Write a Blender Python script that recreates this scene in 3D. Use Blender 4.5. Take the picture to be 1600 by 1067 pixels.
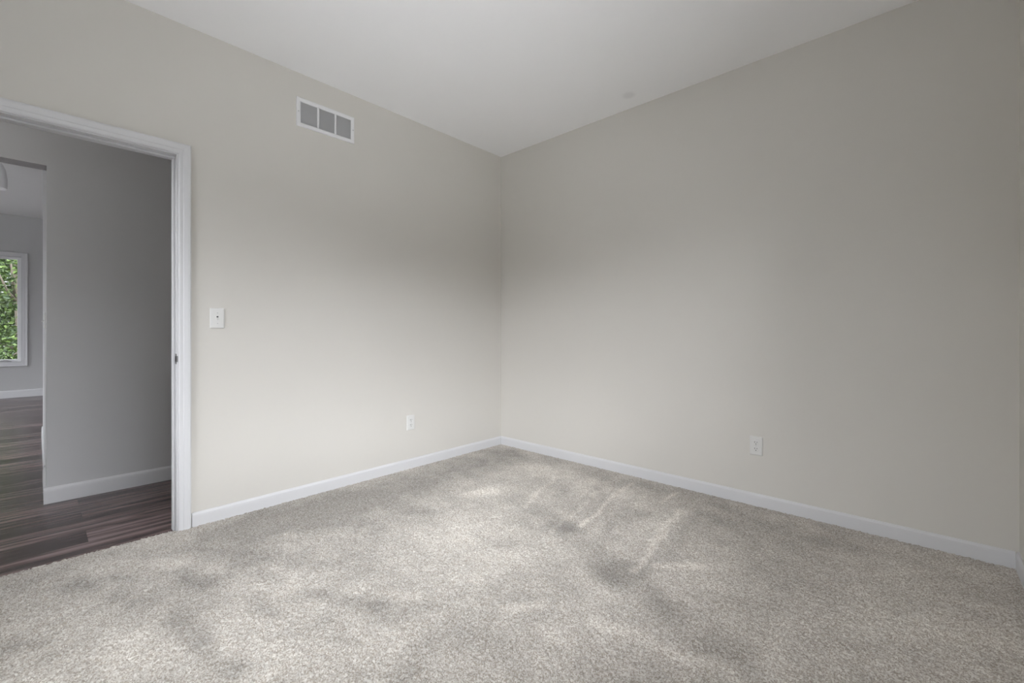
import bpy, bmesh, math, random
import numpy as np
from mathutils import Vector, Matrix

for _o in list(bpy.data.objects):
    bpy.data.objects.remove(_o)
SC = bpy.context.scene
COL = SC.collection
R = math.radians

# ------------------------------------------------------------------ camera
YAW = 42.78
F_PX = 687.2
cam_d = bpy.data.cameras.new('camera')
cam = bpy.data.objects.new('camera', cam_d); COL.objects.link(cam)
cam.location = (2.938, -3.019, 1.0727)
cam.rotation_euler = (R(90), 0, R(YAW))
cam_d.sensor_fit = 'HORIZONTAL'; cam_d.sensor_width = 36.0
cam_d.lens = F_PX / 1600 * 36.0
cam_d.shift_y = -(533.5 - 518.1) / 1600
cam_d.clip_start = 0.02
SC.camera = cam

# ------------------------------------------------------------------ view + world (overcast sky)
SC.view_settings.view_transform = 'Standard'
SC.view_settings.look = 'None'
SC.view_settings.gamma = 1.0
SC.view_settings.use_curve_mapping = False
SC.view_settings.exposure = -0.01
SC.cycles.use_denoising = True
SC.cycles.max_bounces = 16
SC.cycles.diffuse_bounces = 10
SC.cycles.transparent_max_bounces = 16
SC.cycles.sample_clamp_indirect = 6.0

SKY = 16.0
HALL_FILL_LAMP = 52.0
ROOM_FILL_LAMP = 9.0
world = bpy.data.worlds.new('overcast sky'); SC.world = world
world.use_nodes = True
wn, wl = world.node_tree.nodes, world.node_tree.links
wn.clear()
w_out = wn.new('ShaderNodeOutputWorld'); w_bg = wn.new('ShaderNodeBackground')
w_tc = wn.new('ShaderNodeTexCoord'); w_sep = wn.new('ShaderNodeSeparateXYZ'); w_ramp = wn.new('ShaderNodeValToRGB')
wl.new(w_tc.outputs['Generated'], w_sep.inputs[0]); wl.new(w_sep.outputs['Z'], w_ramp.inputs[0])
wl.new(w_ramp.outputs[0], w_bg.inputs[0]); wl.new(w_bg.outputs[0], w_out.inputs[0])
w_bg.inputs[1].default_value = SKY
e = w_ramp.color_ramp.elements
for pos, c in ((0.0, .06), (0.10, .08), (0.185, .92), (0.30, .68), (.50, .95)):   # dark far tree line, then bright overcast
    n_ = e.new(pos); n_.color = (c*.965, c*.975, c*1.045, 1)
e.remove(e[0]); e[len(e)-1].color = (1.06, 1.07, 1.15, 1)

def portal(name, loc, rot, sx, sy):
    d = bpy.data.lights.new(name, 'AREA'); d.shape = 'RECTANGLE'; d.size = sx; d.size_y = sy
    d.cycles.is_portal = True
    o = bpy.data.objects.new(name, d); COL.objects.link(o); o.location = loc; o.rotation_euler = rot
    return o

# ------------------------------------------------------------------ dimensions (metres)
H = 2.743                       # ceiling height
XR = 3.272                      # bedroom right wall
YF = -3.95                      # bedroom wall behind the camera
TW = 0.12                       # wall thickness
DY0, DY1, DH = -3.312, -2.506, 2.028       # bedroom door opening
XH = -1.101                     # hall wall facing the bedroom door
OY0, OY1, OH = -5.60, -2.976, 2.120        # opening in the hall wall
XFAR = -7.99                    # far room end wall
HF = 2.99                       # far room ceiling
ZW = -0.012                     # wood floor level
W1 = (-3.28, -0.72, 0.74, 2.15)            # bedroom window in right wall: y0,y1,z0,z1
W2 = (-4.12, -3.175, 0.555, 2.325)         # far room window
YHL = -7.6                      # left end of hall and far room
W3 = (-7.7, -3.2, 0.1, 2.75)                # added unseen side window, brightens the far room: x0,x1,z0,z1
W4 = (-7.4, -4.20, 0.08, 2.52)              # added unseen window, brightens the hall: y0,y1,z0,z1
W5 = (0.25, 2.25, 0.72, 2.32)              # added window behind the camera, brightens right wall and carpet: x0,x1,z0,z1

portal('portal bedroom window', (XR + .16, (W1[0]+W1[1])/2, (W1[2]+W1[3])/2), (0, R(90), 0), W1[3]-W1[2], W1[1]-W1[0])
portal('portal far window', (XFAR - .16, (W2[0]+W2[1])/2, (W2[2]+W2[3])/2), (0, R(-90), 0), W2[3]-W2[2], W2[1]-W2[0])
portal('portal added side window', ((W3[0]+W3[1])/2, YHL - .16, (W3[2]+W3[3])/2), (R(90), 0, 0), W3[1]-W3[0], W3[3]-W3[2])

portal('portal added hall window', (.16, (W4[0]+W4[1])/2, (W4[2]+W4[3])/2), (0, R(90), 0), W4[3]-W4[2], W4[1]-W4[0])
portal('portal added front window', ((W5[0]+W5[1])/2, YF - .19, (W5[2]+W5[3])/2), (R(90), 0, 0), W5[1]-W5[0], W5[3]-W5[2])

# ------------------------------------------------------------------ materials
def srgb(r, g, b):
    f = lambda c: (c/255/12.92) if c/255 <= .04045 else ((c/255+.055)/1.055)**2.4
    return (f(r), f(g), f(b), 1)

def mat(name):
    m = bpy.data.materials.new(name); m.use_nodes = True
    nt = m.node_tree
    return m, nt, nt.nodes['Principled BSDF']

def N(nt, kind, **kw):
    n = nt.nodes.new(kind)
    for k, v in kw.items():
        if k in n.inputs.keys(): n.inputs[k].default_value = v
        else: setattr(n, k, v)
    return n

def paint(name, col, rough=.6, bump=.05, scale=260, var=.015, spec=.3):
    """rolled wall paint: tiny mottling and roller stipple"""
    m, nt, b = mat(name)
    tc = N(nt, 'ShaderNodeTexCoord')
    n1 = N(nt, 'ShaderNodeTexNoise', Scale=2.2, Detail=3.0); nt.links.new(tc.outputs['Object'], n1.inputs['Vector'])
    hs = N(nt, 'ShaderNodeMapRange'); nt.links.new(n1.outputs['Fac'], hs.inputs['Value'])
    hs.inputs['To Min'].default_value = 1-var; hs.inputs['To Max'].default_value = 1+var
    mx = N(nt, 'ShaderNodeMix', data_type='RGBA', blend_type='MULTIPLY'); mx.inputs[0].default_value = 1
    mx.inputs[6].default_value = col
    nt.links.new(hs.outputs[0], mx.inputs[7]); nt.links.new(mx.outputs[2], b.inputs['Base Color'])
    b.inputs['Roughness'].default_value = rough
    b.inputs['Specular IOR Level'].default_value = spec
    n2 = N(nt, 'ShaderNodeTexNoise', Scale=scale, Detail=2.0); nt.links.new(tc.outputs['Object'], n2.inputs['Vector'])
    bp = N(nt, 'ShaderNodeBump', Strength=bump, Distance=.002); nt.links.new(n2.outputs['Fac'], bp.inputs['Height'])
    nt.links.new(bp.outputs[0], b.inputs['Normal'])
    return m

M = {}
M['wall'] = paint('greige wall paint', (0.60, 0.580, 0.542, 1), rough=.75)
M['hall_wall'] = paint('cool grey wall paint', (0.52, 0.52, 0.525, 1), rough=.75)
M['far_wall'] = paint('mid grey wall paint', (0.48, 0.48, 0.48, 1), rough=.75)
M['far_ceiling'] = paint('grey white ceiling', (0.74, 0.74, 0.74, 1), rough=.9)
M['ceiling'] = paint('flat ceiling white', (0.90, 0.90, 0.91, 1), rough=.9, bump=.1, scale=180, spec=.1)
M['trim'] = paint('semi gloss trim white', (0.61, 0.61, 0.622, 1), rough=.42, bump=.01, scale=60, var=.004, spec=.3)
M['plastic'] = paint('white plastic', (0.655, 0.65, 0.635, 1), rough=.3, bump=.0, var=.004)
M['vent'] = paint('white enamelled sheet metal', (0.74, 0.74, 0.75, 1), rough=.4, bump=.0, var=.004)

def plain(name, col, rough=.5, metal=0.0):
    m, nt, b = mat(name)
    tc = N(nt, 'ShaderNodeTexCoord'); n1 = N(nt, 'ShaderNodeTexNoise', Scale=40.0); nt.links.new(tc.outputs['Object'], n1.inputs['Vector'])
    mr = N(nt, 'ShaderNodeMapRange'); mr.inputs['To Min'].default_value = max(rough-.05, 0); mr.inputs['To Max'].default_value = rough+.05
    nt.links.new(n1.outputs['Fac'], mr.inputs['Value']); nt.links.new(mr.outputs[0], b.inputs['Roughness'])
    b.inputs['Base Color'].default_value = col; b.inputs['Metallic'].default_value = metal
    return m
M['dark'] = plain('dark slot', (0.02, 0.02, 0.02, 1), .7)
M['duct'] = plain('dark galvanised duct', (0.12, 0.12, 0.125, 1), .6)
M['duct_grey'] = plain('grey sheet metal duct', (0.42, 0.42, 0.425, 1), .6)
M['steel'] = plain('brushed nickel', (0.16, 0.155, 0.15, 1), .4, 1.0)
M['screw'] = plain('painted screw head', (0.50, 0.50, 0.50, 1), .4, .3)
M['rod'] = plain('satin metal rod', (0.5, 0.5, 0.5, 1), .4, .8)
M['shade'] = plain('white lamp glass', (0.85, 0.85, 0.85, 1), .3)
M['vinyl'] = plain('white window vinyl', (0.78, 0.78, 0.79, 1), .35)

def glass():
    m = bpy.data.materials.new('window glass'); m.use_nodes = True
    nt = m.node_tree; nt.nodes.clear()
    o = N(nt, 'ShaderNodeOutputMaterial'); mx = N(nt, 'ShaderNodeMixShader'); t = N(nt, 'ShaderNodeBsdfTransparent'); g = N(nt, 'ShaderNodeBsdfGlossy', Roughness=.0)
    t.inputs[0].default_value = (.95, .96, .95, 1)
    fr = N(nt, 'ShaderNodeFresnel', IOR=1.45)
    nt.links.new(fr.outputs[0], mx.inputs[0]); nt.links.new(t.outputs[0], mx.inputs[1]); nt.links.new(g.outputs[0], mx.inputs[2]); nt.links.new(mx.outputs[0], o.inputs[0])
    return m
M['glass'] = glass()

def carpet():
    """cut pile: flecked tufts of two yarns; 'nap_and_shade' holds the vacuum lay of the pile plus painted shade and light"""
    m, nt, b = mat('beige cut pile carpet'); L = nt.links.new
    tc = N(nt, 'ShaderNodeTexCoord')
    at = N(nt, 'ShaderNodeAttribute'); at.attribute_name = 'nap_and_shade'
    v = N(nt, 'ShaderNodeTexVoronoi', Scale=250.0); L(tc.outputs['Object'], v.inputs['Vector'])
    sepc = N(nt, 'ShaderNodeSeparateColor'); L(v.outputs['Color'], sepc.inputs[0])
    n2 = N(nt, 'ShaderNodeTexNoise', Scale=90.0, Detail=4.0, Roughness=.7); L(tc.outputs['Object'], n2.inputs['Vector'])
    ad = N(nt, 'ShaderNodeMath', operation='ADD'); L(sepc.outputs[0], ad.inputs[0]); L(n2.outputs['Fac'], ad.inputs[1])
    rmp = N(nt, 'ShaderNodeValToRGB'); cr = rmp.color_ramp
    cr.elements[0].position = .30; cr.elements[0].color = (0.335, 0.295, 0.25, 1)
    cr.elements[1].position = .72; cr.elements[1].color = (0.64, 0.615, 0.57, 1)
    mid = cr.elements.new(.5); mid.color = (0.495, 0.46, 0.413, 1)
    hf = N(nt, 'ShaderNodeMath', operation='MULTIPLY'); hf.inputs[1].default_value = .5; L(ad.outputs[0], hf.inputs[0]); L(hf.outputs[0], rmp.inputs[0])
    sc = N(nt, 'ShaderNodeMapRange'); L(at.outputs['Fac'], sc.inputs['Value'])
    sc.inputs['From Min'].default_value = -1; sc.inputs['From Max'].default_value = 1
    sc.inputs['To Min'].default_value = .60; sc.inputs['To Max'].default_value = 1.40
    mx = N(nt, 'ShaderNodeMix', data_type='RGBA', blend_type='MULTIPLY'); mx.inputs[0].default_value = 1
    L(rmp.outputs[0], mx.inputs[6]); L(sc.outputs[0], mx.inputs[7]); L(mx.outputs[2], b.inputs['Base Color'])
    b.inputs['Roughness'].default_value = .95; b.inputs['Specular IOR Level'].default_value = .1
    b.inputs['Sheen Weight'].default_value = .15
    bp = N(nt, 'ShaderNodeBump', Strength=.5, Distance=.004); L(n2.outputs['Fac'], bp.inputs['Height']); L(bp.outputs[0], b.inputs['Normal'])
    return m
M['carpet'] = carpet()

def planks():
    m, nt, b = mat('dark walnut plank floor'); L = nt.links.new
    tc = N(nt, 'ShaderNodeTexCoord')
    mp = N(nt, 'ShaderNodeMapping'); mp.inputs['Rotation'].default_value = (0, 0, R(90)); mp.inputs['Location'].default_value = (.37, .03, 0)
    L(tc.outputs['Object'], mp.inputs['Vector'])
    br = N(nt, 'ShaderNodeTexBrick', Scale=1.0); br.offset = .37; br.squash = 1.0
    br.inputs['Brick Width'].default_value = 1.22; br.inputs['Row Height'].default_value = .18
    br.inputs['Mortar Size'].default_value = .0012; br.inputs['Mortar Smooth'].default_value = .2; br.inputs['Bias'].default_value = 0
    br.inputs['Color1'].default_value = (0, 0, 0, 1); br.inputs['Color2'].default_value = (1, 1, 1, 1); br.inputs['Mortar'].default_value = (0, 0, 0, 1)
    L(mp.outputs[0], br.inputs['Vector'])
    # per-plank shift of the grain
    off = N(nt, 'ShaderNodeVectorMath', operation='MULTIPLY_ADD'); off.inputs[1].default_value = (7.3, 3.1, 5.0)
    L(br.outputs['Color'], off.inputs[0]); L(mp.outputs[0], off.inputs[2])
    st = N(nt, 'ShaderNodeMapping'); st.inputs['Scale'].default_value = (.55, 10, 1); L(off.outputs[0], st.inputs['Vector'])
    g1 = N(nt, 'ShaderNodeTexNoise', Scale=2.2, Detail=6.0, Roughness=.62, Distortion=.6); L(st.outputs[0], g1.inputs['Vector'])
    st2 = N(nt, 'ShaderNodeMapping'); st2.inputs['Scale'].default_value = (1.6, 60, 1); L(off.outputs[0], st2.inputs['Vector'])
    g2 = N(nt, 'ShaderNodeTexNoise', Scale=3.0, Detail=3.0); L(st2.outputs[0], g2.inputs['Vector'])
    a = N(nt, 'ShaderNodeMix', data_type='FLOAT'); a.inputs[0].default_value = .3; L(g1.outputs['Fac'], a.inputs[2]); L(g2.outputs['Fac'], a.inputs[3])
    sp = N(nt, 'ShaderNodeSeparateColor'); L(br.outputs['Color'], sp.inputs[0])
    a2 = N(nt, 'ShaderNodeMix', data_type='FLOAT'); a2.inputs[0].default_value = .14; L(a.outputs[0], a2.inputs[2]); L(sp.outputs[0], a2.inputs[3])
    rmp = N(nt, 'ShaderNodeValToRGB'); cr = rmp.color_ramp
    cr.elements[0].position = .36; cr.elements[0].color = (0.022, 0.0125, 0.012, 1)
    cr.elements[1].position = .62; cr.elements[1].color = (0.235, 0.172, 0.168, 1)
    md = cr.elements.new(.48); md.color = (0.068, 0.045, 0.044, 1)
    L(a2.outputs[0], rmp.inputs[0])
    jn = N(nt, 'ShaderNodeMix', data_type='RGBA'); L(br.outputs['Fac'], jn.inputs[0]); L(rmp.outputs[0], jn.inputs[6]); jn.inputs[7].default_value = (.015, .012, .011, 1)
    L(jn.outputs[2], b.inputs['Base Color'])
    b.inputs['Roughness'].default_value = .27; b.inputs['Specular IOR Level'].default_value = .45
    bp = N(nt, 'ShaderNodeBump', Strength=.12, Distance=.002); L(g2.outputs['Fac'], bp.inputs['Height']); L(bp.outputs[0], b.inputs['Normal'])
    return m
M['planks'] = planks()

def ceiling_mat():
    """flat white with one faint round smudge (old patch) near the right wall"""
    m = M['ceiling'].copy(); m.name = 'flat ceiling white with smudge'
    nt = m.node_tree; b = nt.nodes['Principled BSDF']; L = nt.links.new
    src = b.inputs['Base Color'].links[0].from_socket
    tc = N(nt, 'ShaderNodeTexCoord'); d = N(nt, 'ShaderNodeVectorMath', operation='DISTANCE'); d.inputs[1].default_value = (1.433, -.176, H)
    L(tc.outputs['Object'], d.inputs[0])
    mr = N(nt, 'ShaderNodeMapRange', interpolation_type='SMOOTHSTEP'); L(d.outputs['Value'], mr.inputs['Value'])
    mr.inputs['From Min'].default_value = .02; mr.inputs['From Max'].default_value = .062; mr.inputs['To Min'].default_value = .9; mr.inputs['To Max'].default_value = 1
    mx = N(nt, 'ShaderNodeMix', data_type='RGBA', blend_type='MULTIPLY'); mx.inputs[0].default_value = 1
    L(src, mx.inputs[6]); L(mr.outputs[0], mx.inputs[7]); L(mx.outputs[2], b.inputs['Base Color'])
    return m
M['ceiling_smudge'] = ceiling_mat()

def leafmat(name, c1, c2):
    m, nt, b = mat(name); L = nt.links.new
    g = N(nt, 'ShaderNodeNewGeometry'); rmp = N(nt, 'ShaderNodeValToRGB')
    rmp.color_ramp.elements[0].color = c1; rmp.color_ramp.elements[1].color = c2
    L(g.outputs['Random Per Island'], rmp.inputs[0]); L(rmp.outputs[0], b.inputs['Base Color'])
    b.inputs['Roughness'].default_value = .6
    b.inputs['Transmission Weight'].default_value = 0.0
    return m
M['leaf'] = leafmat('green leaves', (0.006, 0.02, 0.003, 1), (0.04, 0.085, 0.012, 1))
M['leaf2'] = leafmat('yellow green leaves', (0.010, 0.03, 0.005, 1), (0.07, 0.12, 0.015, 1))
M['bark'] = paint('grey bark', (0.20, 0.17, 0.14, 1), rough=.9, bump=.8, scale=30, var=.25)
M['bounce_slab'] = paint('added pale bounce slab', (0.82, 0.82, 0.81, 1), rough=.9, bump=.3, scale=40, var=.08)
M['grass'] = paint('dry lawn', (0.085, 0.085, 0.08, 1), rough=.9, bump=.5, scale=60, var=.3)

# ------------------------------------------------------------------ mesh helpers
class MB:
    def __init__(self): self.v = []; self.f = []
    def add(self, vs, fs):
        n = len(self.v); self.v += [tuple(p) for p in vs]; self.f += [tuple(i+n for i in q) for q in fs]; return self
    def box(self, x0, x1, y0, y1, z0, z1):
        return self.add([(x0,y0,z0),(x1,y0,z0),(x1,y1,z0),(x0,y1,z0),(x0,y0,z1),(x1,y0,z1),(x1,y1,z1),(x0,y1,z1)],
                        [(0,3,2,1),(4,5,6,7),(0,1,5,4),(1,2,6,5),(2,3,7,6),(3,0,4,7)])
    def rings(self, rings, cap=True, closed=True):
        n = len(rings[0]); vs = [p for r in rings for p in r]; fs = []
        for i in range(len(rings)-1):
            for j in range(n if closed else n-1):
                k = (j+1) % n; fs.append((i*n+j, i*n+k, (i+1)*n+k, (i+1)*n+j))
        if cap: fs += [tuple(range(n))[::-1], tuple(range((len(rings)-1)*n, len(rings)*n))]
        return self.add(vs, fs)
    def tube(self, pts, rad, n=10):
        pts = [Vector(p) for p in pts]; rs = []
        for i, p in enumerate(pts):
            t = (pts[min(i+1, len(pts)-1)] - pts[max(i-1, 0)]).normalized()
            u = t.cross(Vector((0, 0, 1)));  u = t.cross(Vector((1, 0, 0))) if u.length < .1 else u
            u.normalize(); w = t.cross(u); r = rad[i] if isinstance(rad, (list, tuple)) else rad
            rs.append([p + (u*math.cos(a)+w*math.sin(a))*r for a in [2*math.pi*k/n for k in range(n)]])
        return self.rings(rs)
    def lathe(self, prof, centre, axis='z', n=24):
        c = Vector(centre); rs = []
        for r, h in prof:
            ring = []
            for k in range(n):
                a = 2*math.pi*k/n; p, q = r*math.cos(a), r*math.sin(a)
                ring.append(c + (Vector((p, q, h)) if axis == 'z' else Vector((h, p, q)) if axis == 'x' else Vector((p, h, q))))
            rs.append(ring)
        return self.rings(rs)
    def build(self, name, m, parent=None, bevel=0, seg=2, smooth=False, kind=None):
        me = bpy.data.meshes.new(name); me.from_pydata(self.v, [], self.f)
        bm = bmesh.new(); bm.from_mesh(me); bmesh.ops.recalc_face_normals(bm, faces=bm.faces); bm.to_mesh(me); bm.free()
        me.materials.append(m)
        o = bpy.data.objects.new(name, me); COL.objects.link(o)
        if parent is not None:
            o.parent = parent
        if bevel:
            b = o.modifiers.new('bevel', 'BEVEL'); b.width = bevel; b.segments = seg; b.limit_method = 'ANGLE'; b.angle_limit = R(40)
        if smooth: me.shade_smooth()
        if kind: o['kind'] = kind
        return o

def wall_sweep(mb, frame, path, prof, closed=False):
    """sweep a moulding along a path drawn on a wall. frame maps (u, v, out) to space; prof = (side offset, out)"""
    P = [Vector(p) for p in path]; n = len(P); rings = []
    for i in range(n):
        if closed: a, b = P[i-1], P[(i+1) % n]
        else: a, b = P[max(i-1, 0)], P[min(i+1, n-1)]
        d0 = (P[i]-a).normalized() if (closed or i > 0) else (b-P[i]).normalized()
        d1 = (b-P[i]).normalized() if (closed or i < n-1) else d0
        n0 = Vector((d0.y, -d0.x)); n1 = Vector((d1.y, -d1.x)); mi = (n0+n1); mi = mi / (mi.dot(n0))
        rings.append([frame(P[i].x+mi.x*s, P[i].y+mi.y*s, o) for s, o in prof])
    if closed: rings.append(rings[0])
    return mb.rings(rings, cap=not closed)

def empty(name, loc, label=None, cat=None, group=None, kind=None):
    o = bpy.data.objects.new(name, None); COL.objects.link(o); o.location = loc; o.empty_display_size = .1
    for k, v in (('label', label), ('category', cat), ('group', group), ('kind', kind)):
        if v: o[k] = v
    return o

def tag(o, label=None, cat=None, group=None, kind=None):
    for k, v in (('label', label), ('category', cat), ('group', group), ('kind', kind)):
        if v: o[k] = v
    return o

S = 'structure'
# ------------------------------------------------------------------ room shell
def wall_x(mb, x0, x1, y0, y1, z0, z1, hole=None):
    """wall slab facing x, with one opening (y0, y1, z0, z1)"""
    if not hole: return mb.box(x0, x1, y0, y1, z0, z1)
    a, b, c, d = hole
    mb.box(x0, x1, y0, a, z0, z1); mb.box(x0, x1, b, y1, z0, z1); mb.box(x0, x1, a, b, d, z1)
    if c > z0 + .02: mb.box(x0, x1, a, b, z0, c)
    return mb
def wall_y(mb, x0, x1, y0, y1, z0, z1, hole=None):
    if not hole: return mb.box(x0, x1, y0, y1, z0, z1)
    a, b, c, d = hole
    mb.box(x0, a, y0, y1, z0, z1); mb.box(b, x1, y0, y1, z0, z1); mb.box(a, b, y0, y1, d, z1)
    if c > z0 + .02: mb.box(a, b, y0, y1, z0, c)
    return mb

ZB = -.10
JT = .018   # door jamb board thickness
wall_x(MB(), -TW, 0, YF-.15, 0, ZW, H, (DY0-JT, DY1+JT, ZW, DH+JT)).build('wall_left', M['wall'], kind=S)
MB().box(-TW, XR+.14, 0, .14, ZB, H).build('wall_back', M['wall'], kind=S)
wall_x(MB(), XR, XR+.14, YF-.15, 0, ZB, H, W1).build('wall_right', M['wall'], kind=S)
wall_y(MB(), 0, XR, YF-.15, YF, ZB, H, W5).build('wall_front', M['wall'], kind=S)
MB().box(-TW, XR+.14, YF-.15, .14, H, H+.12).build('ceiling', M['ceiling_smudge'], kind=S)

# hall and far room
XP = -3.75                                                     # end of the passage wall beyond the opening
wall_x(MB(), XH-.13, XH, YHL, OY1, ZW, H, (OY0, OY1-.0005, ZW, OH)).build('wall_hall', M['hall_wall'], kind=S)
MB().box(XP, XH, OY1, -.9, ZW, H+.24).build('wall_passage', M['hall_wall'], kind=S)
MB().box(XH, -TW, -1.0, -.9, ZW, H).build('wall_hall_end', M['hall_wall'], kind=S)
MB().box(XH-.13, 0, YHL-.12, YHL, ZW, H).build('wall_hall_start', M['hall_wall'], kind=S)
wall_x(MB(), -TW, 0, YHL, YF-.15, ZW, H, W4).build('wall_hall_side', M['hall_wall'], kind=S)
MB().box(XH-.13, -TW, YHL-.12, -.9, H, H+.12).build('ceiling_hall', M['ceiling'], kind=S)
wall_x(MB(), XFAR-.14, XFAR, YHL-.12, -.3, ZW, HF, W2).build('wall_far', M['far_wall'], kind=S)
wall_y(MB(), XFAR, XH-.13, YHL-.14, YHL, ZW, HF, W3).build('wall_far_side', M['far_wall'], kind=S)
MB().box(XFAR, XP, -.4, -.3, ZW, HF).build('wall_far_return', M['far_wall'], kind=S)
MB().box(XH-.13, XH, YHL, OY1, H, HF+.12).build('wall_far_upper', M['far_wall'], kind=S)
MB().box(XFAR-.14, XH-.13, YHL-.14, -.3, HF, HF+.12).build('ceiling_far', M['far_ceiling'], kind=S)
fl = MB().box(XFAR-.14, -.015, YHL-.14, -.3, ZB, ZW).build('floor_wood', M['planks'], kind=S)
MB().box(-.015, XR+.14, YF-.15, .14, ZB, ZW-.004).build('floor_slab', M['duct'], kind=S)
MB().box(-60, 60, -60, 60, -.9, -.45).build('ground', M['grass'], kind=S)

pt = MB().box(XR+.14, XR+3.6, YF-3.6, 2.0, -.46, -.30).box(.10, XR+.14, YF-3.6, YF-.15, -.46, -.30).box(XFAR, .10, YHL-3.2, YHL-.14, -.46, -.30).build('bounce_slab', M['bounce_slab'], kind=S)  # added unseen pale slab, bounces daylight through the windows onto the ceilings

# ------------------------------------------------------------------ carpet (real tufted surface)
def carpet_mesh():
    rng = np.random.default_rng(4)
    st = .0055
    xs = np.arange(-.015, XR+1e-6, st); ys = np.arange(YF, 1e-6, st)
    nx, ny = len(xs), len(ys)
    X, Y = np.meshgrid(xs, ys, indexing='ij')
    X0, Y0 = X.copy(), Y.copy()
    X = X + rng.uniform(-.0018, .0018, X.shape); Y = Y + rng.uniform(-.0018, .0018, Y.shape)
    X = np.clip(X, -.015, XR); Y = np.clip(Y, YF, 0); X[0, :] = -.015; X[-1, :] = XR; Y[:, -1] = 0
    Z = rng.uniform(-.005, .003, X.shape)
    # smooth value noise for the lay of the pile
    def vn(scale, seed, ax=1.0, ay=1.0, rot=0.0):
        r = np.random.default_rng(seed); g = r.uniform(-1, 1, (160, 160))
        c, s = math.cos(rot), math.sin(rot)
        u = ((X0*c + Y0*s)*ax/scale + 60) % 158; v = ((-X0*s + Y0*c)*ay/scale + 60) % 158
        i, j = u.astype(int), v.astype(int); fu, fv = u-i, v-j
        fu = fu*fu*(3-2*fu); fv = fv*fv*(3-2*fv)
        return (g[i, j]*(1-fu)+g[i+1, j]*fu)*(1-fv) + (g[i, j+1]*(1-fu)+g[i+1, j+1]*fu)*fv
    wx = X0 + .02*vn(.13, 11) + .008*vn(.03, 12); wy = Y0 + .02*vn(.13, 13) + .008*vn(.03, 14)
    nap_shade = .22*vn(.30, 1, 1, 2.2, .5) + .20*vn(.14, 2, 1, 1.5, -.4) + .18*vn(.06, 3) + .10*vn(.028, 5)
    for x0, y0, x1, y1, wd, am, soft in STROKES_AND_SHADE:
        dx, dy = x1-x0, y1-y0; l2 = dx*dx+dy*dy+1e-9
        t = np.clip(((wx-x0)*dx + (wy-y0)*dy)/l2, 0, 1)
        d = np.hypot(wx-x0-t*dx, wy-y0-t*dy)
        nap_shade += am*np.clip((wd-d)/soft + .5, 0, 1)
    nap_shade = np.clip(nap_shade, -1, 1)
    Z = Z + .0015*nap_shade
    idx = np.arange(nx*ny).reshape(nx, ny)
    q = np.stack([idx[:-1, :-1], idx[1:, :-1], idx[1:, 1:], idx[:-1, 1:]], -1).reshape(-1, 4)
    cx = np.repeat(xs[:-1], ny-1); cy = np.tile(ys[:-1], nx-1)
    keep = (cx >= -1e-6) | ((cy > DY0) & (cy + st < DY1)) 
    q = q[keep | (cx > .0)]
    vs = np.stack([X, Y, Z], -1).reshape(-1, 3).astype(np.float32)
    me = bpy.data.meshes.new('floor')
    me.vertices.add(len(vs)); me.vertices.foreach_set('co', vs.ravel())
    me.loops.add(q.size); me.loops.foreach_set('vertex_index', q.ravel().astype(np.int32))
    me.polygons.add(len(q)); me.polygons.foreach_set('loop_start', (np.arange(len(q))*4).astype(np.int32))
    me.update(calc_edges=True)
    at = me.attributes.new('nap_and_shade', 'FLOAT', 'POINT'); at.data.foreach_set('value', nap_shade.ravel().astype(np.float32))
    me.materials.append(M['carpet']); me.shade_smooth()
    o = bpy.data.objects.new('floor', me); COL.objects.link(o); o['kind'] = S
    return o
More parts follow.
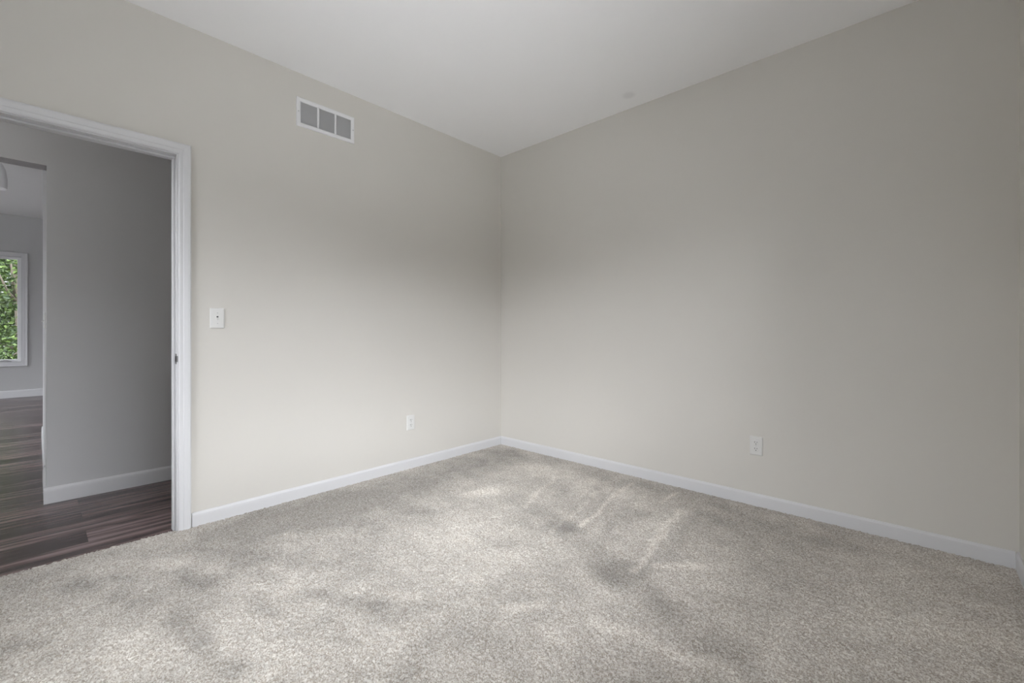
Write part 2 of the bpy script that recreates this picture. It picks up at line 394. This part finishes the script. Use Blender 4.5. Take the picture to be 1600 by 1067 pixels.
# vacuum strokes and footmarks, plus broad painted shade by the walls and light at right: x0, y0, x1, y1, half width, strength, softness (metres)
STROKES_AND_SHADE = [
    (0.265, -2.324, 0.275, -0.383, 0.22, -0.75, 0.25),  # pile lay and painted shade together along the left wall
    (0.658, -2.499, 0.603, -1.617, 0.22, -0.4, 0.3),
    (0.921, -1.948, 0.827, -1.41, 0.16, -0.25, 0.25),
    (0.259, -0.125, 1.627, -0.213, 0.1, -0.35, 0.12),
    (1.849, -0.333, 2.61, -0.25, 0.14, -0.3, 0.2),
    (0.761, -0.294, 1.45, -0.409, 0.2, 0.35, 0.18),
    (0.888, -0.929, 1.329, -0.945, 0.16, 0.32, 0.14),
    (0.807, -1.297, 1.381, -1.522, 0.2, 0.22, 0.2),
    (1.714, -1.126, 1.791, -0.386, 0.22, 0.3, 0.15),
    (2.046, -0.818, 2.348, -0.935, 0.2, 0.25, 0.25),
    (2.161, -1.465, 2.634, -1.216, 0.2, 0.22, 0.25),
    (0.989, -0.913, 1.488, -1.034, 0.07, -0.45, 0.07),
    (1.512, -1.067, 1.93, -1.251, 0.1, -0.65, 0.09),
    (1.93, -1.251, 2.216, -1.362, 0.09, -0.45, 0.1),
    (2.216, -1.362, 2.498, -1.464, 0.08, -0.4, 0.12),
    (1.292, -2.104, 1.487, -2.037, 0.09, -0.25, 0.1),
    (1.744, -2.162, 1.898, -2.128, 0.07, -0.3, 0.1),
    (1.291, -0.391, 1.56, -0.601, 0.04, -0.3, 0.05),
    (1.72, -0.583, 1.774, -0.976, 0.05, -0.3, 0.06),
    (1.096, -0.298, 1.203, -0.715, 0.035, -0.25, 0.05),
    (1.987, -0.873, 2.026, -1.163, 0.04, -0.35, 0.05),
    (1.439, -0.167, 1.57, -0.98, 0.016, 0.75, 0.02),
    (1.871, -0.406, 2.001, -1.207, 0.02, 0.8, 0.025),
    (1.757, -0.125, 1.74, -0.364, 0.015, 0.6, 0.02),
    (2.065, -1.604, 2.5, -1.536, 0.035, 0.55, 0.05),
    (2.054, -1.093, 2.198, -0.974, 0.03, 0.6, 0.03),
    (1.769, -1.775, 1.85, -1.657, 0.03, 0.6, 0.04),
    (1.941, -1.79, 2.039, -1.788, 0.03, 0.35, 0.04),
    (0.773, -1.083, 0.84, -0.942, 0.055, 0.6, 0.05),
    (1.177, -2.099, 1.215, -2.09, 0.035, 0.35, 0.04),
    (1.363, -2.014, 1.426, -1.98, 0.03, 0.35, 0.04),
    (1.475, -1.784, 1.518, -1.731, 0.03, 0.3, 0.04),
    (-0.161, -0.365, -0.13, -0.275, 0.03, 0.2, 0.04),
    (1.888, -0.428, 1.915, -0.352, 0.03, 0.3, 0.03),
    (2.249, -0.584, 2.555, -0.598, 0.04, 0.25, 0.06),
    (0.166, -2.236, 0.375, -2.108, 0.05, -0.3, 0.06),
    (0.348, -2.806, 0.432, -2.762, 0.03, -0.5, 0.05),
    (0.938, -2.719, 1.082, -2.652, 0.05, -0.35, 0.08),
    (0.575, -2.351, 0.945, -2.088, 0.06, -0.2, 0.08),
    (1.042, -2.393, 1.132, -2.06, 0.06, -0.25, 0.1),
    (1.674, -2.283, 1.781, -2.236, 0.05, -0.25, 0.08),
    (0.486, -3.015, 1.073, -2.82, 0.12, 0.22, 0.15),
    (1.093, -2.598, 1.466, -2.457, 0.12, 0.15, 0.15),
    (0.285, -2.62, 0.597, -2.485, 0.06, 0.2, 0.08),
    (1.507, -2.259, 1.596, -2.11, 0.05, 0.2, 0.08),
    (0.842, -3.07, 1.026, -2.935, 0.1, 0.2, 0.1),
    (2.733, -1.285, 3.125, -0.922, 0.15, 0.35, 0.25),  # this and the next two: painted light on the right foreground
    (2.838, -0.839, 3.198, -0.628, 0.14, 0.5, 0.25),
    (2.707, -0.457, 2.862, -0.389, 0.1, 0.25, 0.2),
    (0.671, -2.679, 1.011, -2.58, 0.12, -0.2, 0.2),
    (1.377, -2.29, 1.834, -1.957, 0.12, -0.2, 0.2),
    (0.101, -2.082, 0.605, -1.343, 0.24, -0.4, 0.3),  # more painted shade over the left side's pile lay
    (0.974, -0.41, 1.154, -0.976, 0.016, 0.5, 0.02),
    (1.344, -0.475, 1.489, -1.14, 0.016, 0.5, 0.02),
    (1.564, -0.271, 1.75, -1.093, 0.03, -0.35, 0.03),
    (1.252, -0.153, 1.413, -0.867, 0.03, -0.3, 0.03),
    (1.958, -0.364, 2.076, -1.041, 0.03, -0.3, 0.04),
    (0.717, -3.074, 1.013, -2.876, 0.18, 0.3, 0.2),  # broad painted lightening at the left foreground
    (0.308, -3.015, 0.266, -2.862, 0.14, 0.15, 0.2),
    (0.304, -2.894, 0.43, -2.871, 0.04, -0.45, 0.05),
    (0.498, -2.809, 0.585, -2.788, 0.03, -0.4, 0.04),
    (0.191, -2.691, 0.277, -2.595, 0.03, -0.4, 0.04),
    (0.512, -2.564, 0.724, -2.537, 0.045, -0.45, 0.05),
    (0.893, -2.665, 1.098, -2.637, 0.045, -0.5, 0.05),
    (1.144, -2.638, 1.36, -2.591, 0.035, -0.5, 0.04),
    (0.774, -2.357, 0.937, -2.308, 0.03, -0.4, 0.04),
    (1.088, -2.263, 1.378, -2.11, 0.04, -0.4, 0.06),
    (0.671, -3.096, 0.697, -3.03, 0.04, -0.4, 0.05),
    (1.45, -2.312, 1.513, -2.275, 0.025, -0.35, 0.03),
    (1.023, -2.921, 1.079, -2.91, 0.03, -0.4, 0.04),
    (1.009, -2.452, 1.125, -2.398, 0.03, -0.3, 0.04),
]
carpet_mesh()

# ------------------------------------------------------------------ baseboards
def base_run(name, p0, p1, out, h, t, z0, m='trim'):
    """skirting along p0-p1 standing 't' proud of the wall in direction out"""
    prof = [(0, z0), (t, z0), (t, z0+h-.022), (t*.92, z0+h-.012), (t*.62, z0+h-.005), (t*.45, z0+h), (0, z0+h)]
    mb = MB()
    mb.rings([[(p[0]+out[0]*a, p[1]+out[1]*a, z) for a, z in prof] for p in (p0, p1)])
    return mb.build(name, M[m], kind=S)
BH, BT = .083, .013
base_run('baseboard_left', (0, DY1+.066), (0, 0), (1, 0), BH, BT, -.008)
base_run('baseboard_back', (BT, 0), (XR-BT, 0), (0, -1), BH, BT, -.008)
base_run('baseboard_right', (XR, YF), (XR, 0), (-1, 0), BH, BT, -.008)
base_run('baseboard_front', (BT, YF), (XR-BT, YF), (0, 1), BH, BT, -.008)
base_run('baseboard_left_front', (0, YF), (0, DY0-.066), (1, 0), BH, BT, -.008)
HB, HT = .10, .014
base_run('baseboard_hall', (XH, OY1-HT), (XH, -1.0), (1, 0), HB, HT, ZW)
base_run('baseboard_passage', (XH, OY1), (XH-.62, OY1), (0, -1), HB, HT, ZW)
base_run('baseboard_passage_far', (XH-.70, OY1), (XP, OY1), (0, -1), HB, HT*.7, ZW)
base_run('baseboard_far', (XFAR, YHL), (XFAR, -.4), (1, 0), .12, .016, ZW)

# ------------------------------------------------------------------ bedroom door frame
door = empty('door_1', (0, (DY0+DY1)/2, 0), kind=S)
def dpart(mb, name, m='trim', label=None, **k):
    o = mb.build(name, M[m], None, **k); o.parent = door; o.matrix_parent_inverse = door.matrix_world.inverted()
    o.matrix_parent_inverse = Matrix.Translation(-Vector(door.location))
    if label: o['label'] = label
    return o
RV = .006
cas = [(-.0, .0), (0, .008), (.006, .0115), (.020, .012), (.024, .0145), (.042, .0175), (.050, .0175), (.055, .015), (.0565, .009), (.0565, 0)]
path = [(DY1+RV, -.004), (DY1+RV, DH+RV), (DY0-RV, DH+RV), (DY0-RV, -.004)]
def casing_piece(a, b, c, d):
    pass
frame_l = lambda u, v, o: Vector((o, u, v))
frame_h = lambda u, v, o: Vector((-TW-o, u, v))
mb = MB(); wall_sweep(mb, frame_l, path, cas); dpart(mb, 'casing')
mb = MB(); wall_sweep(mb, frame_h, [(y, z if z > 0 else ZW) for y, z in path], cas); dpart(mb, 'casing')
for nm, b in (('jamb', (-TW, 0, DY1, DY1+JT, ZW, DH)), ('jamb', (-TW, 0, DY0-JT, DY0, ZW, DH)), ('head_jamb', (-TW, 0, DY0-JT, DY1+JT, DH, DH+JT))):
    dpart(MB().box(*b), nm, bevel=.001)
SX0, SX1, ST = -.076, -.042, .011
for nm, b in (('door_stop', (SX0, SX1, DY1-ST, DY1, ZW, DH-ST)), ('door_stop', (SX0, SX1, DY0, DY0+ST, ZW, DH-ST)), ('door_stop', (SX0, SX1, DY0, DY1, DH-ST, DH))):
    dpart(MB().box(*b), nm, bevel=.003)
# strike plate with its lip and latch hole on the latch side jamb
sp = dpart(MB().box(-.036, -.002, DY1-.0018, DY1, .925-.028, .925+.028).box(-.004, .003, DY1-.0018, DY1+.004, .925-.016, .925+.016), 'strike_plate', 'steel', label='metal strike plate', bevel=.0008)
hole = MB().box(-.028, -.012, DY1-.0022, DY1-.0012, .925-.013, .925+.013).build('latch_hole', M['dark'])
hole.parent = sp
for z in (.925-.021, .925+.021):
    s = MB().lathe([(.0, -.0012), (.0035, -.0012), (.004, 0), (0, 0)], (-.018, DY1-.0018, z), 'y', 12).build('screw', M['screw']); s.parent = sp

# dark edge strip where the carpet is tucked against the planks
tr = MB().box(-.030, -.0155, DY0, DY1, ZW, ZW+.004).build('trim_1', M['dark'], kind=S)

# ------------------------------------------------------------------ generic child helper
def part(mb, name, m, root, label=None, **k):
    """mesh in room coordinates, parented under root (or under a part of it)"""
    o = mb.build(name, M[m], None, **k); o.parent = root
    if root.parent is None: o.matrix_parent_inverse = Matrix.Translation(-Vector(root.location))
    if label: o['label'] = label
    return o

# ------------------------------------------------------------------ windows
def window(name, wall, hole, inside, thick, casing_w=.06, muntin=False):
    """casement in a wall facing x or y: 'inside' = sign of the room side, wall = room-side plane"""
    a0, a1, z0, z1 = hole
    def B(mb, u0, u1, d0, d1, v0, v1):       # d = depth into the wall from the room face
        if name_axis == 'x':
            xs = sorted((wall - inside*d0, wall - inside*d1)); return mb.box(xs[0], xs[1], u0, u1, v0, v1)
        ys = sorted((wall - inside*d0, wall - inside*d1)); return mb.box(u0, u1, ys[0], ys[1], v0, v1)
    name_axis = 'x' if thick[0] == 'x' else 'y'
    mid = (a0+a1)/2
    root = empty(name, (wall, mid, z0) if name_axis == 'x' else (mid, wall, z0), kind=S)
    fr = (lambda u, v, o: Vector((wall+inside*o, u, v))) if name_axis == 'x' else (lambda u, v, o: Vector((u, wall+inside*o, v)))
    prof = [(0, 0), (0, .010), (.008, .012), (.03, .013), (.046, .018), (casing_w-.004, .018), (casing_w, .014), (casing_w, 0)]
    pth = [(a1, z0), (a1, z1), (a0, z1), (a0, z0)]
    mb = MB(); wall_sweep(mb, fr, pth, prof, closed=True); part(mb, 'casing', 'trim', root)
    f = MB()
    B(f, a0, a0+.02, 0, .14, z0, z1); B(f, a1-.02, a1, 0, .14, z0, z1); B(f, a0+.02, a1-.02, 0, .14, z1-.02, z1); B(f, a0+.02, a1-.02, 0, .14, z0, z0+.02)
    part(f, 'jamb_lining', 'trim', root)
    def sash(u0, u1):
        s = MB(); w = .042
        B(s, u0, u0+w, .05, .095, z0+.02, z1-.02); B(s, u1-w, u1, .05, .095, z0+.02, z1-.02)
        B(s, u0+w, u1-w, .05, .095, z1-.02-w, z1-.02); B(s, u0+w, u1-w, .05, .095, z0+.02, z0+.02+w)
        so = part(s, 'sash', 'vinyl', root, bevel=.003)
        g = MB(); B(g, u0+w-.005, u1-w+.005, .070, .074, z0+.02+w-.005, z1-.02-w+.005); part(g, 'glass_pane', 'glass', so)
        return so
    n = 2 if muntin else 1; st = (a1-a0-.04)/n
    for k in range(n): so = sash(a0+.02+k*st, a0+.02+(k+1)*st)
    return root, so, B
window('window_1', XR, W1, -1, 'x', muntin=True)
w2, w2s, B2 = window('window_2', XFAR, W2, 1, 'x', casing_w=.055)
# casement crank folded along the sill of the far window
c = MB(); B2(c, -3.50, -3.30, .03, .05, W2[2]+.02, W2[2]+.034); c.tube([(XFAR-.03, -3.31, W2[2]+.03), (XFAR-.012, -3.36, W2[2]+.045), (XFAR-.008, -3.44, W2[2]+.036)], .006)
part(c, 'crank_handle', 'rod', w2, label='dark crank handle', bevel=.002)
window('added_window_3', YHL, W3, 1, 'y', muntin=True)
window('added_window_4', -TW, W4, -1, 'x', muntin=True)
window('added_window_5', YF, W5, 1, 'y', muntin=True)

# ------------------------------------------------------------------ return air vent on the left wall
V = (-1.886, -1.493, 2.399, 2.586)
vent = empty('air_vent', (0, (V[0]+V[1])/2, V[2]), 'white metal return air vent grille high on the left wall', 'vent')
fw = .026
prof = [(0, .0), (0, .0045), (.003, .0075), (fw-.006, .0095), (fw-.002, .0085), (fw, .005), (fw, 0)]
mb = MB(); wall_sweep(mb, frame_l, [(V[1]-fw, V[2]+fw), (V[1]-fw, V[3]-fw), (V[0]+fw, V[3]-fw), (V[0]+fw, V[2]+fw)], prof, closed=True)
part(mb, 'frame', 'vent', vent)
part(MB().box(.0004, .0012, V[0]+fw-.002, V[1]-fw+.002, V[2]+fw-.002, V[3]-fw+.002), 'duct_opening', 'duct_grey', vent, label='grey duct behind louvers')
iw = V[1]-V[0]-2*fw; mw = .012; pw = (iw-2*mw)/3
for k in range(3):
    y0 = V[0]+fw+k*(pw+mw); y1 = y0+pw
    lv = MB(); nz = 32; z0, z1 = V[2]+fw, V[3]-fw
    for i in range(nz):
        z = z0 + (i+.5)*(z1-z0)/nz; hh = (z1-z0)/nz*.42
        lv.rings([[(.0015, y, z+hh), (.0022, y, z+hh+.0006), (.0072, y, z-hh+.0006), (.0065, y, z-hh)] for y in (y0, y1)])
    part(lv, 'louver_panel', 'vent', vent)
    if k < 2: part(MB().box(.0014, .0088, y1, y1+mw, z0-.001, z1+.001), 'mullion', 'vent', vent, bevel=.0015)
for y in (V[0]+fw*.42, V[1]-fw*.42):
    part(MB().lathe([(0, .007), (.0045, .007), (.0042, .0102), (.002, .0112), (0, .0112)], (0, y, (V[2]+V[3])/2), 'x', 14), 'screw', 'screw', vent)

# ------------------------------------------------------------------ switches and outlets
def rounded_rect(w, h, r, n=5):
    pts = []
    for cx, cy, a0 in ((w/2-r, h/2-r, 0), (-w/2+r, h/2-r, 90), (-w/2+r, -h/2+r, 180), (w/2-r, -h/2+r, 270)):
        for k in range(n+1):
            a = R(a0+90*k/n); pts.append((cx+r*math.cos(a), cy+r*math.sin(a)))
    return pts
def plate_mesh(fr, w, h):
    rs = []
    for ins, o in ((0, 0), (0, .0025), (.0012, .0042), (.0045, .0058), (.010, .0062)):
        rs.append([fr(a, b, o) for a, b in rounded_rect(w-2*ins, h-2*ins, .004)])
    return MB().rings(rs)
def wall_frame(c, side):
    """side: which way the plate faces"""
    c = Vector(c)
    if side == '+x': return lambda u, v, o: c + Vector((o, u, v))
    if side == '-y': return lambda u, v, o: c + Vector((u, -o, v))
def screw_on(fr, u, v, o, root, r=.0032):
    rs = [[fr(u+rr*math.cos(a), v+rr*math.sin(a), oo) for a in [2*math.pi*k/12 for k in range(12)]] for rr, oo in ((r, o-.001), (r, o+.0006), (r*.6, o+.0012))]
    return part(MB().rings(rs), 'screw', 'screw', root)
def fbox(mb, fr, u0, u1, v0, v1, o0, o1):
    p = [fr(u, v, o) for o in (o0, o1) for (u, v) in ((u0, v0), (u1, v0), (u1, v1), (u0, v1))]
    return mb.add(p, [(0,3,2,1),(4,5,6,7),(0,1,5,4),(1,2,6,5),(2,3,7,6),(3,0,4,7)])
def light_switch(c, side, label):
    fr = wall_frame(c, side); root = empty('light_switch', c, label, 'light switch')
    part(plate_mesh(fr, .0715, .1160), 'wall_plate', 'plastic', root, smooth=False)
    part(fbox(MB(), fr, -.0065, .0065, -.0135, .0135, .0050, .0070), 'toggle_slot', 'plastic', root, bevel=.0008)
    part(fbox(MB(), fr, -.0045, .0045, .0025, .0118, .0066, .0074), 'slot_opening', 'dark', root)
    rs = [[fr(a, b+dv, o) for a, b in rounded_rect(.0088*s, .0105*s, .0015, 3)] for dv, o, s in ((0, .006, 1.1), (-.003, .011, 1.0), (-.0075, .0185, .82), (-.0085, .0195, .6))]
    part(MB().rings(rs), 'toggle', 'plastic', root)
    for v in (-.030, .030): screw_on(fr, 0, v, .0062, root)
    return root
def outlet(c, side, label):
    fr = wall_frame(c, side); root = empty('wall_outlet', c, label, 'outlet')
    part(plate_mesh(fr, .0715, .1160), 'wall_plate', 'plastic', root)
    for v0 in (-.0195, .0195):
        rs = [[fr(a, b+v0, o) for a, b in rounded_rect(.0335-2*i, .0285-2*i, .011, 6)] for i, o in ((0, .0055), (0, .0075), (.0008, .0084))]
        rc = part(MB().rings(rs), 'receptacle', 'plastic', root)
        for nm, u0, u1, a, b in (('slot', -.0079, -.0051, -.0005, .0085), ('slot', .0053, .0077, .0005, .0078)):
            part(fbox(MB(), fr, u0, u1, v0+a, v0+b, .0080, .0087), nm, 'dark', rc)
        g = MB().rings([[fr(.0028*math.cos(t), v0-.0075+.0030*math.sin(t), o) for t in [2*math.pi*k/14 for k in range(14)]] for o in (.0080, .0087)])
        part(g, 'ground_hole', 'dark', rc)
    screw_on(fr, 0, 0, .0062, root)
    return root
light_switch((0, -2.320, 1.149), '+x', 'white toggle light switch on the left wall beside the door casing')
outlet((0, -1.02, .358), '+x', 'white duplex outlet low on the left wall between door and corner')
outlet((2.200, 0, .368), '-y', 'white duplex outlet low on the right-hand wall above the baseboard')
light_switch((XH-.70, OY1, 1.155), '-y', 'small switch plate seen edge-on on the passage wall beyond the hall')

# ------------------------------------------------------------------ added hall fill lamp, unseen, brightens the hall wall
LX, LY = -.62, -4.35
lm, lnt, lb = mat('fill lamp opal glass'); lb.inputs['Base Color'].default_value = (.8, .8, .8, 1)
lb.inputs['Emission Color'].default_value = (1, .99, .97, 1); lb.inputs['Emission Strength'].default_value = HALL_FILL_LAMP
M['opal'] = lm
hl = empty('added_fill_lamp', (LX, LY, H), 'added round opal glass fill lamp, unseen in the hall left of the doorway', 'lamp')
part(MB().lathe([(0, 0), (.17, 0), (.17, -.025), (.155, -.035), (0, -.035)], (LX, LY, H), 'z', 32), 'canopy', 'rod', hl)  # this and the next: parts of the added fill lamp
part(MB().lathe([(0, -.03), (.15, -.03), (.145, -.06), (.12, -.09), (.07, -.112), (0, -.12)], (LX, LY, H), 'z', 32), 'lamp_shade', 'opal', hl, smooth=True)

# ------------------------------------------------------------------ added bedroom fill lamp above the view, lifts ceiling and right wall
BX, BY = 2.0, -2.05
rm, rnt, rb = mat('fill lamp frosted bowl'); rb.inputs['Base Color'].default_value = (.8, .8, .8, 1)
rb.inputs['Emission Color'].default_value = (1, .99, 1, 1); rb.inputs['Emission Strength'].default_value = ROOM_FILL_LAMP
M['bowl'] = rm
bl = empty('added_fill_lamp', (BX, BY, H), 'added frosted glass bowl fill lamp under the bedroom ceiling, out of view', 'lamp')
part(MB().lathe([(0, 0), (.065, 0), (.06, -.02), (.02, -.03), (0, -.03)], (BX, BY, H), 'z', 28), 'canopy', 'steel', bl)  # this and the next two: parts of the added fill lamp
part(MB().tube([(BX, BY, H-.025), (BX, BY, H-.27)], .008, 10), 'rod', 'steel', bl)
part(MB().lathe([(0, -.255), (.05, -.258), (.12, -.27), (.155, -.30), (.158, -.33), (.14, -.37), (.09, -.405), (0, -.42)], (BX, BY, H), 'z', 32), 'lamp_shade', 'bowl', bl, smooth=True)

# ------------------------------------------------------------------ pendant in the far room
PX, PY = -4.03, -3.322
pend = empty('pendant_lamp', (PX, PY, HF), 'white pendant lamp hanging from the far room ceiling, at the left edge', 'lamp')
part(MB().lathe([(0, 0), (.05, 0), (.05, -.015), (.015, -.025), (0, -.025)], (PX, PY, HF), 'z', 24), 'canopy', 'rod', pend)
part(MB().tube([(PX, PY, HF-.02), (PX, PY, HF-.15)], .006, 10), 'rod', 'rod', pend)
part(MB().lathe([(.0, -.13), (.03, -.13), (.055, -.16), (.085, -.24), (.098, -.34), (.096, -.44), (.092, -.44), (.094, -.34), (.080, -.24), (.05, -.165), (0, -.14)], (PX, PY, HF), 'z', 36), 'lamp_shade', 'shade', pend, smooth=True)
part(MB().lathe([(0, -.16), (.02, -.17), (.03, -.22), (.02, -.25), (0, -.255)], (PX, PY, HF), 'z', 20), 'bulb', 'shade', pend, smooth=True)

# ------------------------------------------------------------------ trees beyond the far window
def tree(loc, h, rad, n, leaf, seed, label, z_low=.06, size=1.0):
    rnd = random.Random(seed); x, y, z = loc
    root = empty('leafy_tree', loc, label, 'tree', 'trees beyond the far window')
    bend = [(x, y, z), (x+.1, y+.12, z+h*.25), (x-.05, y+.05, z+h*.5), (x+.08, y-.08, z+h*.75), (x, y, z+h*.95)]
    part(MB().tube(bend, [.11, .09, .075, .05, .02], 10), 'trunk', 'bark', root, smooth=True)
    for k in range(9):
        a = rnd.uniform(0, 6.28); zz = z+h*rnd.uniform(.2, .8); L = rad*rnd.uniform(.6, .95)
        p0 = (x, y, zz); p1 = (x+math.cos(a)*L*.5, y+math.sin(a)*L*.5, zz+rnd.uniform(.1, .45)); p2 = (x+math.cos(a)*L, y+math.sin(a)*L, zz+rnd.uniform(.2, .9))
        part(MB().tube([p0, p1, p2], [.035, .022, .008], 7), 'branch', 'bark', root, smooth=True)
    mb = MB()
    clumps = []
    for k in range(n//40):
        t = rnd.uniform(-1, 1); a = rnd.uniform(0, 6.283)
        rr = math.sqrt(rnd.random()) * (1 if t < .2 else math.sqrt(max(0, 1-((t-.2)/.8)**2)))
        p = Vector((rr*math.cos(a), rr*math.sin(a), t))
        clumps.append(Vector((x+p.x*rad, y+p.y*rad, z+h*(z_low+(1-z_low)*(.5+.5*p.z)))))
    for c in clumps:
        for k in range(40):
            p = c + Vector((rnd.gauss(0, .16), rnd.gauss(0, .16), rnd.gauss(0, .13)))
            d = Vector((rnd.gauss(0, 1), rnd.gauss(0, 1), rnd.gauss(-.2, .6))).normalized()
            s = d.cross(Vector((rnd.gauss(0, 1), rnd.gauss(0, 1), rnd.gauss(0, 1)))).normalized()
            l = rnd.uniform(.06, .13)*size; w = l*.30; up = d.cross(s)*l*.08
            mb.add([p, p+d*l*.4+s*w+up, p+d*l, p+d*l*.4-s*w+up], [(0, 1, 2, 3)])
    part(mb, 'foliage', leaf, root)
    return root
tree((-11.9, -3.35, -.45), 4.8, 1.2, 14000, 'leaf2', 3, 'bright green leafy tree close outside the far window')
tree((-16.4, -4.9, -.45), 6.6, 1.9, 16000, 'leaf', 7, 'tall darker tree behind and left of the bright green one', .04, 2.2)
tree((-16.4, -0.7, -.45), 6.2, 1.9, 10000, 'leaf', 9, 'darker tree behind and right of the bright green one', .04, 2.2)
